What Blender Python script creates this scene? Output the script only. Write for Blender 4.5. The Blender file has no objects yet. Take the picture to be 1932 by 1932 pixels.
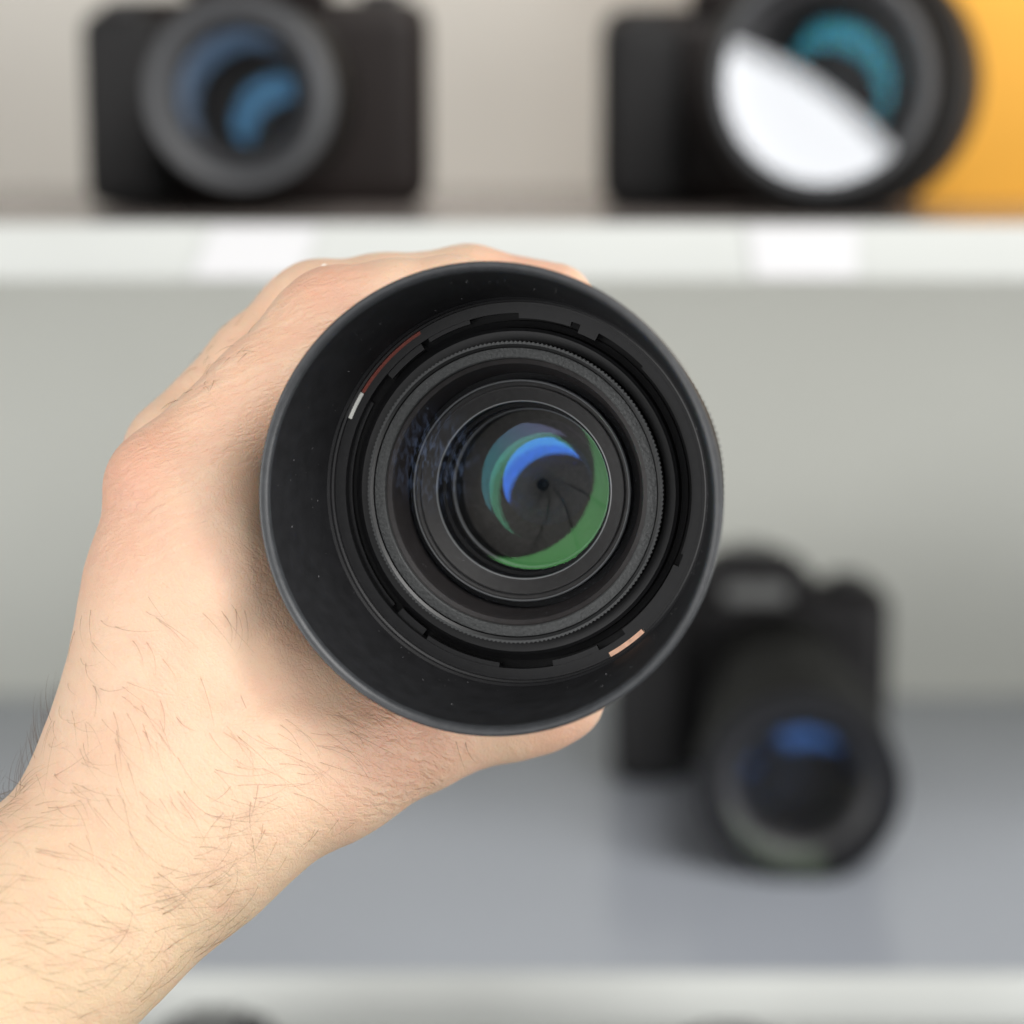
import bpy, bmesh, math, random
import numpy as np
from mathutils import Vector, Matrix

random.seed(7)
rng = np.random.default_rng(11)
scene = bpy.context.scene
C = scene.collection
rad = math.radians

# ------------------------------------------------------------------ camera, world, lamps, exposure
F = 4300.0                      # focal length in units of 1/1932 of the picture width
PITCH = rad(9.71)
CAM_POS = Vector((0.0, 0.0, 1.30))
cam_data = bpy.data.cameras.new('camera')
cam = bpy.data.objects.new('camera', cam_data)
C.objects.link(cam)
cam.location = CAM_POS
cam.rotation_euler = (rad(90) - PITCH, 0, 0)
cam_data.sensor_width = 36.0
cam_data.lens = 36.0 * F / 1932.0
cam_data.clip_start = 0.01
cam_data.clip_end = 50
cam_data.dof.use_dof = True
cam_data.dof.focus_distance = 0.441
cam_data.dof.aperture_fstop = 7.4
cam_data.dof.aperture_blades = 0
scene.camera = cam
bpy.context.view_layer.update()
MC = cam.matrix_world.copy()

world = bpy.data.worlds.new('World')
scene.world = world
world.use_nodes = True
bg = world.node_tree.nodes['Background']
bg.inputs['Color'].default_value = (0.95, 0.98, 1.0, 1)
bg.inputs['Strength'].default_value = 0.004

scene.view_settings.view_transform = 'Standard'
scene.view_settings.look = 'None'
scene.view_settings.exposure = 0.0
scene.view_settings.gamma = 1.0
scene.cycles.max_bounces = 10
scene.cycles.transparent_max_bounces = 24
scene.cycles.caustics_reflective = False
scene.cycles.caustics_refractive = False
scene.cycles.sample_clamp_indirect = 4.0
try:
    scene.cycles.use_denoising = True
    scene.cycles.denoiser = 'OPENIMAGEDENOISE'
except Exception:
    pass


def area_lamp(name, loc, target, size, energy, color=(1, 1, 1), shape='DISK', size_y=None):
    d = bpy.data.lights.new(name, 'AREA')
    d.shape = shape
    d.size = size
    if size_y:
        d.size_y = size_y
    d.energy = energy
    d.color = color
    o = bpy.data.objects.new(name, d)
    C.objects.link(o)
    o.location = loc
    o.rotation_euler = (Vector(target) - Vector(loc)).to_track_quat('-Z', 'Y').to_euler()
    return o


# ring lamp added to make the glass crescents: square face, dark in the middle
RING_HOLE, RING_OUT, RING_BACK = 0.17, 0.36, 0.03
RING_RADIANCE = 2.0
ring_size = 2 * RING_OUT
ring = area_lamp('added_ring_lamp', MC @ Vector((0, 0, RING_BACK)), MC @ Vector((0, 0, -1)), ring_size,
                 RING_RADIANCE * math.pi * ring_size * ring_size, (1, 1, 1), 'SQUARE')
ld = ring.data
ld.use_nodes = True
nt = ld.node_tree
em = nt.nodes['Emission']
geo = nt.nodes.new('ShaderNodeNewGeometry')
sub = nt.nodes.new('ShaderNodeVectorMath'); sub.operation = 'SUBTRACT'
sub.inputs[1].default_value = (0.5, 0.5, 0.0)
sepx = nt.nodes.new('ShaderNodeSeparateXYZ')
comb = nt.nodes.new('ShaderNodeCombineXYZ')
leng = nt.nodes.new('ShaderNodeVectorMath'); leng.operation = 'LENGTH'
nt.links.new(geo.outputs['Parametric'], sub.inputs[0])
nt.links.new(sub.outputs[0], sepx.inputs[0])
nt.links.new(sepx.outputs[0], comb.inputs[0])
nt.links.new(sepx.outputs[1], comb.inputs[1])
nt.links.new(comb.outputs[0], leng.inputs[0])
gt = nt.nodes.new('ShaderNodeMath'); gt.operation = 'GREATER_THAN'
gt.inputs[1].default_value = RING_HOLE / ring_size
lt = nt.nodes.new('ShaderNodeMath'); lt.operation = 'LESS_THAN'
lt.inputs[1].default_value = 0.5
mu = nt.nodes.new('ShaderNodeMath'); mu.operation = 'MULTIPLY'
nt.links.new(leng.outputs['Value'], gt.inputs[0])
nt.links.new(leng.outputs['Value'], lt.inputs[0])
nt.links.new(gt.outputs[0], mu.inputs[0])
nt.links.new(lt.outputs[0], mu.inputs[1])
nt.links.new(mu.outputs[0], em.inputs['Strength'])

# shop ceiling lamp above the aisle, added unseen fill lamps far to either side
area_lamp('ceiling_lamp', (0.75, -0.35, 2.4), (0.25, 1.0, 1.2), 1.2, 32, (1.0, 0.985, 0.96), 'RECTANGLE', 0.8)
area_lamp('added_fill_left', (-1.75, -0.25, 1.0), (0, 1.0, 1.15), 1.2, 32, (1.0, 0.99, 0.975), 'RECTANGLE', 1.3)
area_lamp('shelf_spot', (0.0, 1.0, 1.86), (-0.005, 1.368, 1.345), 0.08, 0.9, (1.0, 0.97, 0.93))
area_lamp('added_fill_right', (1.75, -0.25, 1.0), (0, 1.0, 1.15), 1.2, 37, (1.0, 0.99, 0.975), 'RECTANGLE', 1.3)


# ------------------------------------------------------------------ helpers
def P(u, v, d):
    """point seen at picture position (u, v) at depth d (m), world space"""
    return MC @ Vector(((u - 966) / F * d, -(v - 966) / F * d, -d))


def shade(me, angle=35):
    for p in me.polygons:
        p.use_smooth = True
    me.set_sharp_from_angle(angle=rad(angle))


def mesh_obj(name, verts, faces, m, parent=None, smooth=35, mw=None):
    me = bpy.data.meshes.new(name)
    me.from_pydata([tuple(v) for v in verts], [], faces)
    me.update()
    if smooth:
        shade(me, smooth)
    if m:
        me.materials.append(m)
    o = bpy.data.objects.new(name, me)
    C.objects.link(o)
    if parent is not None:
        o.parent = parent
    if mw is not None:
        o.matrix_local = mw
    return o


def bm_obj(name, bm, m, parent=None, smooth=35, mw=None):
    bmesh.ops.recalc_face_normals(bm, faces=bm.faces)
    me = bpy.data.meshes.new(name)
    bm.to_mesh(me); bm.free()
    if smooth:
        shade(me, smooth)
    if m:
        me.materials.append(m)
    o = bpy.data.objects.new(name, me)
    C.objects.link(o)
    if parent is not None:
        o.parent = parent
    if mw is not None:
        o.matrix_local = mw
    return o


def thing(name, label, cat, matrix=None, group=None):
    o = bpy.data.objects.new(name, None)
    C.objects.link(o)
    o.empty_display_size = 0.02
    if matrix is not None:
        o.matrix_world = matrix
    tag(o, label, cat, group)
    return o


def tag(o, label, cat, group=None):
    o['label'] = label
    o['category'] = cat
    if group:
        o['group'] = group


class MB:
    """collects pieces into one mesh"""
    def __init__(s):
        s.v, s.f = [], []

    def add(s, v, f):
        n = len(s.v)
        s.v += [tuple(x) for x in v]
        s.f += [tuple(i + n for i in q) for q in f]
        return s

    def build(s, name, m, parent=None, smooth=35, mw=None):
        return mesh_obj(name, s.v, s.f, m, parent, smooth, mw)


def lathe(profile, n=192, closed=False, a0=0.0, a1=2 * math.pi, rfun=None):
    """profile of (r, depth) in mm turned round local Z, depth runs along -Z"""
    full = abs(a1 - a0) > 6.28
    cols = n if full else n + 1
    v, f = [], []
    for i in range(cols):
        a = a0 + (a1 - a0) * i / n
        ca, sa = math.cos(a), math.sin(a)
        for k, (r, z) in enumerate(profile):
            rr = r + (rfun(a, k) if rfun else 0)
            v.append((rr * ca * .001, rr * sa * .001, -z * .001))
    m = len(profile)
    kk = m if closed else m - 1
    for i in range(n):
        j = (i + 1) % cols
        for k in range(kk):
            l = (k + 1) % m
            f.append((i * m + k, i * m + l, j * m + l, j * m + k))
    if not full and closed:
        f.append(tuple(range(m)))
        f.append(tuple(reversed(range((cols - 1) * m, cols * m))))
    return v, f


def arc_block(r0, r1, z0, z1, a0, a1, n=None):
    n = n or max(2, int(abs(a1 - a0) / 2.0))
    return lathe([(r0, z0), (r1, z0), (r1, z1), (r0, z1)], n, True, rad(a0), rad(a1))


def box(x0, x1, y0, y1, z0, z1, bev=0.0, seg=3, bm=None):
    own = bm or bmesh.new()
    r = bmesh.ops.create_cube(own, size=1.0)
    vs = r['verts']
    for v in vs:
        v.co.x = x0 + (v.co.x + .5) * (x1 - x0)
        v.co.y = y0 + (v.co.y + .5) * (y1 - y0)
        v.co.z = z0 + (v.co.z + .5) * (z1 - z0)
    if bev:
        es = list({e for v in vs for e in v.link_edges})
        bmesh.ops.bevel(own, geom=es, offset=bev, segments=seg, profile=0.6, affect='EDGES')
    return own


# ------------------------------------------------------------------ materials
def mat(name, col, rough=0.5, spec=0.5, metal=0.0, noise=0.0, nscale=400.0, bump=0.0, bscale=1500.0, bdist=0.0002,
        coat=0.0, rnoise=0.0):
    m = bpy.data.materials.new(name)
    m.use_nodes = True
    nt = m.node_tree
    b = nt.nodes['Principled BSDF']
    b.inputs['Base Color'].default_value = (*col, 1)
    b.inputs['Roughness'].default_value = rough
    b.inputs['Metallic'].default_value = metal
    b.inputs['Specular IOR Level'].default_value = spec
    if coat:
        b.inputs['Coat Weight'].default_value = coat
    tc = nt.nodes.new('ShaderNodeTexCoord')
    if noise or rnoise:
        n = nt.nodes.new('ShaderNodeTexNoise')
        n.inputs['Scale'].default_value = nscale
        n.inputs['Detail'].default_value = 6
        nt.links.new(tc.outputs['Object'], n.inputs['Vector'])
        if noise:
            r = nt.nodes.new('ShaderNodeValToRGB')
            r.color_ramp.elements[0].position = 0.3
            r.color_ramp.elements[1].position = 0.7
            r.color_ramp.elements[0].color = (*[c * (1 - noise) for c in col], 1)
            r.color_ramp.elements[1].color = (*[min(1, c * (1 + noise)) for c in col], 1)
            nt.links.new(n.outputs['Fac'], r.inputs['Fac'])
            nt.links.new(r.outputs['Color'], b.inputs['Base Color'])
        if rnoise:
            mr = nt.nodes.new('ShaderNodeMapRange')
            mr.inputs['To Min'].default_value = rough - rnoise
            mr.inputs['To Max'].default_value = rough + rnoise
            nt.links.new(n.outputs['Fac'], mr.inputs['Value'])
            nt.links.new(mr.outputs[0], b.inputs['Roughness'])
    if bump:
        n2 = nt.nodes.new('ShaderNodeTexNoise')
        n2.inputs['Scale'].default_value = bscale
        n2.inputs['Detail'].default_value = 3
        nt.links.new(tc.outputs['Object'], n2.inputs['Vector'])
        bp = nt.nodes.new('ShaderNodeBump')
        bp.inputs['Strength'].default_value = bump
        bp.inputs['Distance'].default_value = bdist
        nt.links.new(n2.outputs['Fac'], bp.inputs['Height'])
        nt.links.new(bp.outputs['Normal'], b.inputs['Normal'])
    return m


def coating(name, col, col2=None, rough=0.0, clear=0.985):
    """thin coated glass: lets everything through and adds a tinted mirror reflection"""
    m = bpy.data.materials.new(name)
    m.use_nodes = True
    nt = m.node_tree
    nt.nodes.clear()
    out = nt.nodes.new('ShaderNodeOutputMaterial')
    add = nt.nodes.new('ShaderNodeAddShader')
    tr = nt.nodes.new('ShaderNodeBsdfTransparent')
    tr.inputs['Color'].default_value = (clear, clear, clear, 1)
    gl = nt.nodes.new('ShaderNodeBsdfGlossy')
    gl.inputs['Roughness'].default_value = rough
    gl.inputs['Color'].default_value = (*col, 1)
    if col2:                    # interference tint that drifts across the coating
        tc = nt.nodes.new('ShaderNodeTexCoord')
        mp = nt.nodes.new('ShaderNodeMapping')
        mp.inputs['Rotation'].default_value = (0, 0, rad(-50))
        gr = nt.nodes.new('ShaderNodeTexGradient')
        rp = nt.nodes.new('ShaderNodeValToRGB')
        rp.color_ramp.elements[0].color = (*col, 1)
        rp.color_ramp.elements[1].color = (*col2, 1)
        mp.inputs['Scale'].default_value = (42, 42, 42)
        mp.inputs['Location'].default_value = (0.12, 0, 0)
        nt.links.new(tc.outputs['Object'], mp.inputs['Vector'])
        nt.links.new(mp.outputs[0], gr.inputs['Vector'])
        nt.links.new(gr.outputs['Color'], rp.inputs['Fac'])
        nt.links.new(rp.outputs['Color'], gl.inputs['Color'])
    nt.links.new(tr.outputs[0], add.inputs[0])
    nt.links.new(gl.outputs[0], add.inputs[1])
    nt.links.new(add.outputs[0], out.inputs['Surface'])
    return m


M_hood = mat('hood_black', (0.0095, 0.0096, 0.0108), 0.6, 0.25, noise=.25, nscale=300, bump=.12, bscale=6000, bdist=.0001)
M_rim = mat('rim_lit_grey', (0.029, 0.031, 0.034), 0.42, 0.5, noise=.18, nscale=500, bump=.25, bscale=2500, bdist=.0001)  # same plastic as the hood; light on the lip put into the colour
M_bay = mat('bayonet_black', (0.009, 0.009, 0.010), 0.42, 0.35, noise=.2, nscale=800)
M_barrel = mat('barrel_black', (0.010, 0.010, 0.011), 0.45, 0.4, noise=.2, nscale=800)
M_thread = mat('thread_grey', (0.045, 0.047, 0.048), 0.42, 0.5, noise=.2, nscale=2500)
M_name = mat('name_ring_grey', (0.038, 0.040, 0.0405), 0.55, 0.45, noise=.25, nscale=1800, bump=.8, bscale=1500, bdist=.0003)
M_inner = mat('inner_cone_black', (0.019, 0.0165, 0.0165), 0.55, 0.3, noise=.2, nscale=500)
M_deep = mat('deep_black', (0.004, 0.004, 0.0045), 0.6, 0.2)
M_ret = mat('retaining_ring', (0.030, 0.029, 0.029), 0.6, 0.3, noise=.15, nscale=700)
M_edge = mat('ring_edge_grey', (0.14, 0.145, 0.15), 0.3, 0.6)
M_blade = mat('aperture_blade', (0.062, 0.058, 0.054), 0.55, 0.35, noise=.2, nscale=1200, bump=.3, bscale=5000, bdist=.0001)
M_rubber = mat('focus_rubber', (0.012, 0.012, 0.012), 0.6, 0.4)

# ------------------------------------------------------------------ the shelving
h_u, h_l = 0.0399, 0.349
Z_U, Z_L = CAM_POS.z - h_u, CAM_POS.z - h_l
Y_F, Y_B = 0.90, 1.368
TH = 0.0208
M_wall = mat('shelf_back_paint', (0.605, 0.617, 0.565), 0.55, 0.4, noise=.025, nscale=6, bump=.05, bscale=300)
M_shelf_up = mat('shelf_top_shaded', (0.31, 0.275, 0.26), 0.22, 0.4, noise=.03, nscale=5)  # grey top like the others, with shadow and warm reflection put into the colour
M_shelf = mat('shelf_top_laminate', (0.475, 0.51, 0.57), 0.2, 0.4, noise=.03, nscale=5, bump=.03, bscale=400)
M_edgewhite = mat('shelf_edge_white', (0.525, 0.54, 0.52), 0.35, 0.5, noise=.02, nscale=20)

unit = thing('shelving_unit', 'pale grey display shelving with white front edges behind the held lens', 'shelving',
             Matrix.Translation((0, Y_B, Z_L - 0.42)))
off = -Vector((0, Y_B, Z_L - 0.42))
tr = Matrix.Translation(off)


def upart(name, bm, m, smooth=30):
    return bm_obj(name, bm, m, unit, smooth, tr)


XW = 1.15
M_wall_up = mat('shelf_back_paint_warm', (0.585, 0.565, 0.52), 0.5, 0.4, noise=.04, nscale=5, bump=.05, bscale=300)
upart('back_panel', box(-XW, XW, Y_B, Y_B + .018, Z_L - .42, Z_U - .010), M_wall)
upart('back_panel', box(-XW, XW, Y_B, Y_B + .018, Z_U - .0095, Z_U + .62), M_wall_up)
for zt, yf in ((Z_U, Y_F), (Z_L, Y_F), (Z_L - .245, Y_F - .16)):
    sh = upart('shelf', box(-XW, XW, yf + .003, Y_B - .001, zt - TH, zt, 0), M_shelf_up if zt == Z_U else M_shelf)
    e = bm_obj('edge_strip', box(-XW, XW, yf, yf + .0028, zt - TH - .0005, zt + .0005, .0006, 2), M_edgewhite, sh, 30)
for sx in (-1, 1):
    upart('side_panel', box(min(sx * XW, sx * (XW + .02)), max(sx * XW, sx * (XW + .02)), Y_F - .16, Y_B + .018, Z_L - .42, Z_U + .62), M_wall)

# thin white patches on the upper shelf edge
M_patch = mat('white_patch', (0.62, 0.62, 0.63), 0.35, 0.5)
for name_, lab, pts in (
        ('white_patch', 'plain white slanted patch on the upper shelf edge below the left camera', [(402, 427), (602, 427), (565, 524), (360, 524)]),
        ('white_patch', 'plain white upright patch on the upper shelf edge below the orange box', [(1408, 427), (1620, 427), (1617, 526), (1424, 526)])):
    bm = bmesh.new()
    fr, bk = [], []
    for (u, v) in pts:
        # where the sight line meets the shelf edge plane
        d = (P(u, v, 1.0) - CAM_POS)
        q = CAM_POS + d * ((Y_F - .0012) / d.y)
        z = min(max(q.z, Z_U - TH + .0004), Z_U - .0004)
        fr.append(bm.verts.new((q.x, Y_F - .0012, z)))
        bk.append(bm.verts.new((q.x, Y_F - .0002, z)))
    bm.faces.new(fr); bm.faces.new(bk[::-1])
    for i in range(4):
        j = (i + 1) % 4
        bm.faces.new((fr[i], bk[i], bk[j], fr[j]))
    o = bm_obj(name_, bm, M_patch, None, 30)
    tag(o, lab, 'label', 'white patches on the shelf edge')  # category word only: these are plain white patches

# orange box on the upper shelf
M_orange = mat('orange_card', (0.96, 0.49, 0.07), 0.45, 0.4, noise=.04, nscale=8)
M_tape = mat('orange_card_edge', (0.80, 0.40, 0.07), 0.5, 0.4)
bx = thing('orange_box', 'plain orange cardboard box standing at the right end of the upper shelf', 'box',
           Matrix.Translation((0.432, 1.19, Z_U)))
bm_obj('carton', box(-.232, .232, -.06, .06, 0, .30, .002, 2), M_orange, bx)
bm_obj('lid', box(-.235, .235, -.063, .063, .27, .304, .002, 2), M_tape, bx)


# ------------------------------------------------------------------ glass elements
def element(name, center, axis, rmm, hole, hole_u, convex, m, parent, n=96, rings=20, lab=None):
    """spherical glass cap. center: middle of its rim (world), axis: unit vector looking into the lens,
    hole: (u, v) where the cap faces the camera squarely, hole_u: size there of the added ring lamp's dark middle."""
    D = -(MC.inverted() @ center).z
    r = hole_u / F * D
    L = D + RING_BACK
    if convex:
        R = 2 * r / ((RING_HOLE - r) / L - r / D)
    else:
        R = 2 * r / ((RING_HOLE + r) / L + r / D)
    ray = (P(hole[0], hole[1], 1.0) - CAM_POS).normalized()
    hp = CAM_POS + ray * ((center - CAM_POS).dot(axis) / ray.dot(axis))
    sc = hp + ray * (R if convex else -R)
    e1 = Vector((1, 0, 0)); e1 = (e1 - axis * e1.dot(axis)).normalized()
    e2 = (-axis).cross(e1).normalized()
    M = Matrix((e1, e2, -axis)).transposed().to_4x4()
    M.translation = center
    Mi = M.inverted()
    vs, fs = [], []

    def pt(a, q):
        b = center + e1 * (q * math.cos(a)) + e2 * (q * math.sin(a))
        w = b - sc
        bb = w.dot(axis); cc = w.length_squared - R * R
        disc = max(bb * bb - cc, 0)
        t = -bb - math.sqrt(disc) if convex else -bb + math.sqrt(disc)
        return Mi @ (b + axis * t)
    vs.append(pt(0, 0))
    for k in range(1, rings + 1):
        for i in range(n):
            vs.append(pt(2 * math.pi * i / n, rmm * .001 * k / rings))
    for i in range(n):
        fs.append((0, 1 + i, 1 + (i + 1) % n))
    for k in range(rings - 1):
        a, b = 1 + k * n, 1 + (k + 1) * n
        for i in range(n):
            j = (i + 1) % n
            fs.append((a + i, b + i, b + j, a + j))
    bpy.context.view_layer.update()
    ml = parent.matrix_world.inverted() @ M
    o = mesh_obj(name, vs, fs, m, parent, 180, ml)
    if lab:
        o['label'] = lab
    return o


# ------------------------------------------------------------------ the held lens
RIM_C = P(915.5, 944.5, 0.417)
th = rad(13.05)
dirx, diry = 114.5 / 120, 36 / 120
a_cam = Vector((math.sin(th) * dirx, math.sin(th) * diry, -math.cos(th)))
# perspective already pulls deeper points towards the middle of the picture: none needed beyond the tilt
AX = (MC.to_3x3() @ a_cam).normalized()
ex = (MC.to_3x3() @ Vector((1, 0, 0))); ex = (ex - AX * ex.dot(AX)).normalized()
ey = (-AX).cross(ex).normalized()
ML = Matrix((ex, ey, -AX)).transposed().to_4x4()
ML.translation = RIM_C
lens = thing('camera_lens', 'black camera lens with a deep round hood and small aperture, held in the hand', 'lens', ML)


def axis_pt(z):
    return RIM_C + AX * (z * .001)


# hood: wall, lip, flange with its slots
v, f = lathe([(41.9, 1.3), (41.0, 7), (39.4, 15), (37.9, 23.2), (37.75, 24.6), (37.3, 25.0), (37.25, 31.4),
              (39.3, 31.4), (40.2, 28), (42.3, 12), (43.2, 4), (43.4, 1.4)], 256, True)
hood = mesh_obj('hood', v, f, M_hood, lens, 30)
v, f = lathe([(41.75, 1.6), (41.85, 1.0), (42.1, .45), (42.7, .05), (43.25, 0.0), (43.52, .18), (43.64, .6), (43.60, 1.35), (43.4, 1.38), (42.2, 1.7)], 256, True)
mesh_obj('rim', v, f, M_rim, hood, 50)
mb = MB()
SLOTS = [(122, 157.5), (-60, -46)]
mb.add(*arc_block(34.7, 36.15, 27.2, 29.6, 0, 360, 200))
mb.add(*arc_block(37.05, 37.6, 27.2, 29.6, 0, 360, 200))
mb.add(*arc_block(36.1, 37.1, 27.25, 29.5, 157.5, 300))
mb.add(*arc_block(36.1, 37.1, 27.25, 29.5, 314, 482))
mesh_ = mb.build('bayonet_flange', M_bay, hood, 30)
mb = MB()                        # raised lip just inside the wall
mb.add(*lathe([(36.9, 26.5), (37.3, 26.3), (37.3, 27.3), (36.8, 27.3)], 220, True))
mb.build('groove_ring', M_bay, hood, 30)
# bayonet tabs: the toothed inner edge of the flange
for a0, a1, ri, z0, z1 in ((106, 121, 33.9, 27.6, 28.8), (124, 139, 33.4, 27.9, 29.0), (72, 89.5, 33.7, 27.5, 28.8), (62.5, 69, 33.0, 27.8, 29.2),
                           (-20, 45, 34.0, 29.0, 30.2), (-52, -24, 33.6, 28.0, 29.2), (-78, -62, 33.6, 27.5, 28.9), (-122, -96, 33.8, 27.5, 28.9),
                           (-135, -124, 33.2, 28.6, 29.8), (150, 222, 34.0, 29.4, 30.4)):
    v, f = arc_block(ri, 34.9, z0, z1, a0, a1)
    mesh_obj('bayonet_tab', v, f, M_bay, hood, 30)

# barrel behind and inside the hood
v, f = lathe([(29.3, 27.0), (31.2, 26.7), (31.8, 27.1), (32.0, 29.5), (33.2, 30.0), (33.2, 44), (33.4, 46), (33.4, 56), (32.9, 57), (32.9, 78),
              (32.0, 79), (31.0, 82), (30.0, 84), (0.5, 84)], 192)
mesh_obj('barrel', v, f, M_barrel, lens, 30)
NR = 150
v, f = lathe([(32.9, 57.5), (33.7, 58.2), (33.7, 76.8), (32.9, 77.5)], NR * 4, False, rfun=lambda a, k: (0.45 if (round(a / (2 * math.pi) * NR * 4) % 4) < 2 and k in (1, 2) else 0))
mesh_obj('focus_ring', v, f, M_rubber, lens, 20)
v, f = lathe([(29.0, 83), (29.6, 84.2), (29.6, 87), (27.0, 87), (27, 84.2)], 128, True)
mesh_obj('mount_ring', v, f, mat('mount_metal', (.6, .6, .6), .3, metal=1.0), lens, 30)
# filter ring and its knurled lip
v, f = lathe([(29.0, 27.4), (29.0, 24.5), (28.8, 24.0), (28.72, 23.95)], 256)
fr_ring = mesh_obj('filter_ring', v, f, M_thread, lens, 30)
v, f = lathe([(28.72, 23.95), (28.2, 24.38)], 256)
o = mesh_obj('chamfer', v, f, mat('chamfer_black', (.014, .0145, .015), .42, .6), fr_ring, 60)
v, f = lathe([(28.2, 24.38), (28.15, 24.95), (28.05, 24.95)], 256)
mesh_obj('thread', v, f, M_deep, fr_ring, 30)
NT = 210
v, f = lathe([(28.7, 23.95), (29.05, 24.0), (29.05, 25.0)], NT * 2, False,
             rfun=lambda a, k: (0.30 if round(a / (2 * math.pi) * NT * 2) % 2 == 0 and k > 0 else 0.0))
mesh_obj('knurling', v, f, M_thread, fr_ring, 0)
v, f = lathe([(28.05, 24.9), (27.95, 24.6), (27.7, 24.55), (26.25, 24.75), (26.0, 24.95), (25.95, 25.9)], 256)
mesh_obj('name_ring', v, f, M_name, lens, 30)
v, f = lathe([(25.95, 25.9), (25.8, 26.1), (25.0, 26.5), (24.8, 26.9), (24.6, 27.8), (24.1, 30.0), (23.3, 32.6)], 256)
mesh_obj('front_cone', v, f, M_inner, lens, 25)
v, f = lathe([(23.3, 32.6), (23.2, 33.6), (22.0, 33.6), (21.85, 31.0)], 192)
mesh_obj('groove', v, f, M_deep, lens, 25)
v, f = lathe([(21.85, 31.0), (21.75, 30.55), (21.58, 30.45), (21.45, 30.6)], 192)
mesh_obj('ring_edge', v, f, M_edge, lens, 60)
v, f = lathe([(21.45, 30.6), (21.3, 31.4), (20.55, 31.9), (20.4, 31.3), (20.2, 31.25), (17.7, 33.0)], 192)
mesh_obj('retaining_ring', v, f, M_ret, lens, 25)
v, f = lathe([(17.7, 33.0), (17.5, 33.05), (17.4, 33.4)], 192)
mesh_obj('inner_edge', v, f, M_edge, lens, 60)
v, f = lathe([(25.9, 26.15), (.05, 26.15)], 96)
fg = mesh_obj('front_glass', v, f, None, lens, 180)
m_ = coating('glass_smudged', (.01, .013, .018), rough=.12)
nt = m_.node_tree
gl_ = [n_ for n_ in nt.nodes if n_.type == 'BSDF_GLOSSY'][0]
tc_ = nt.nodes.new('ShaderNodeTexCoord')
dd = nt.nodes.new('ShaderNodeVectorMath'); dd.operation = 'DISTANCE'
dd.inputs[1].default_value = (-.0165, .0062, -.02615)
nt.links.new(tc_.outputs['Object'], dd.inputs[0])
ra = nt.nodes.new('ShaderNodeMapRange'); ra.interpolation_type = 'SMOOTHSTEP'
ra.inputs['From Min'].default_value = .0125; ra.inputs['From Max'].default_value = .002
nt.links.new(dd.outputs['Value'], ra.inputs['Value'])
mp_ = nt.nodes.new('ShaderNodeMapping'); mp_.inputs['Rotation'].default_value = (0, 0, rad(35)); mp_.inputs['Scale'].default_value = (1, .35, 1)
nt.links.new(tc_.outputs['Object'], mp_.inputs['Vector'])
no_ = nt.nodes.new('ShaderNodeTexNoise'); no_.inputs['Scale'].default_value = 1500; no_.inputs['Detail'].default_value = 4
nt.links.new(mp_.outputs[0], no_.inputs['Vector'])
rb = nt.nodes.new('ShaderNodeMapRange'); rb.inputs['From Min'].default_value = .45; rb.inputs['From Max'].default_value = .75
nt.links.new(no_.outputs['Fac'], rb.inputs['Value'])
mm = nt.nodes.new('ShaderNodeMath'); mm.operation = 'MULTIPLY'
nt.links.new(ra.outputs[0], mm.inputs[0]); nt.links.new(rb.outputs[0], mm.inputs[1])
mx = nt.nodes.new('ShaderNodeMix'); mx.data_type = 'RGBA'
mx.inputs[6].default_value = (.0006, .0007, .0009, 1); mx.inputs[7].default_value = (.022, .030, .050, 1)
nt.links.new(mm.outputs[0], mx.inputs[0]); nt.links.new(mx.outputs[2], gl_.inputs['Color'])
fg.data.materials.append(m_)
v, f = lathe([(17.4, 33.4), (17.2, 36.5), (16.5, 36.7), (16.4, 40.0), (16.0, 40.1)], 192)
mesh_obj('inner_tube', v, f, M_deep, lens, 25)
v, f = lathe([(16.0, 40.1), (15.75, 40.3), (15.7, 41.3)], 192)
mesh_obj('inner_edge', v, f, M_edge, lens, 60)
v, f = lathe([(15.7, 41.3), (15.6, 46), (17.0, 51.6), (17.0, 54), (0.4, 54)], 192)
mesh_obj('inner_tube', v, f, M_deep, lens, 25)

v, f = lathe([(33.2, 30.6), (36.0, 30.3), (36.0, 33), (33.3, 33)], 160, True)
mesh_obj('hood_mount', v, f, M_deep, lens, 30)
v, f = arc_block(36.15, 37.0, 27.0, 27.5, 148.5, 157.3)  # added strip: bright background behind the slot, put in as white
o = mesh_obj('slot_stand_in', v, f, mat('backdrop_white', (.85, .85, .80), .5), lens, 30); o['label'] = 'short white strip standing in for bright background through the upper left hood slot'
v, f = arc_block(35.95, 37.15, 27.3, 28.2, 122, 148.3)  # added strip: shaded skin behind the slot, put in as dark red
o = mesh_obj('slot_stand_in', v, f, mat('skin_shade_red', (.24, .045, .028), .5), lens, 30); o['label'] = 'dark red strip standing in for shaded skin through the upper left hood slot'
v, f = arc_block(35.95, 37.35, 26.9, 28.2, -59.5, -46.8)  # added bar: lit skin behind the slot, put in as copper
o = mesh_obj('slot_stand_in', v, f, mat('skin_copper', (.80, .47, .32), .35, noise=.15, nscale=900), lens, 30); o['label'] = 'pale copper bar standing in for skin through the lower right hood slot'

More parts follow.
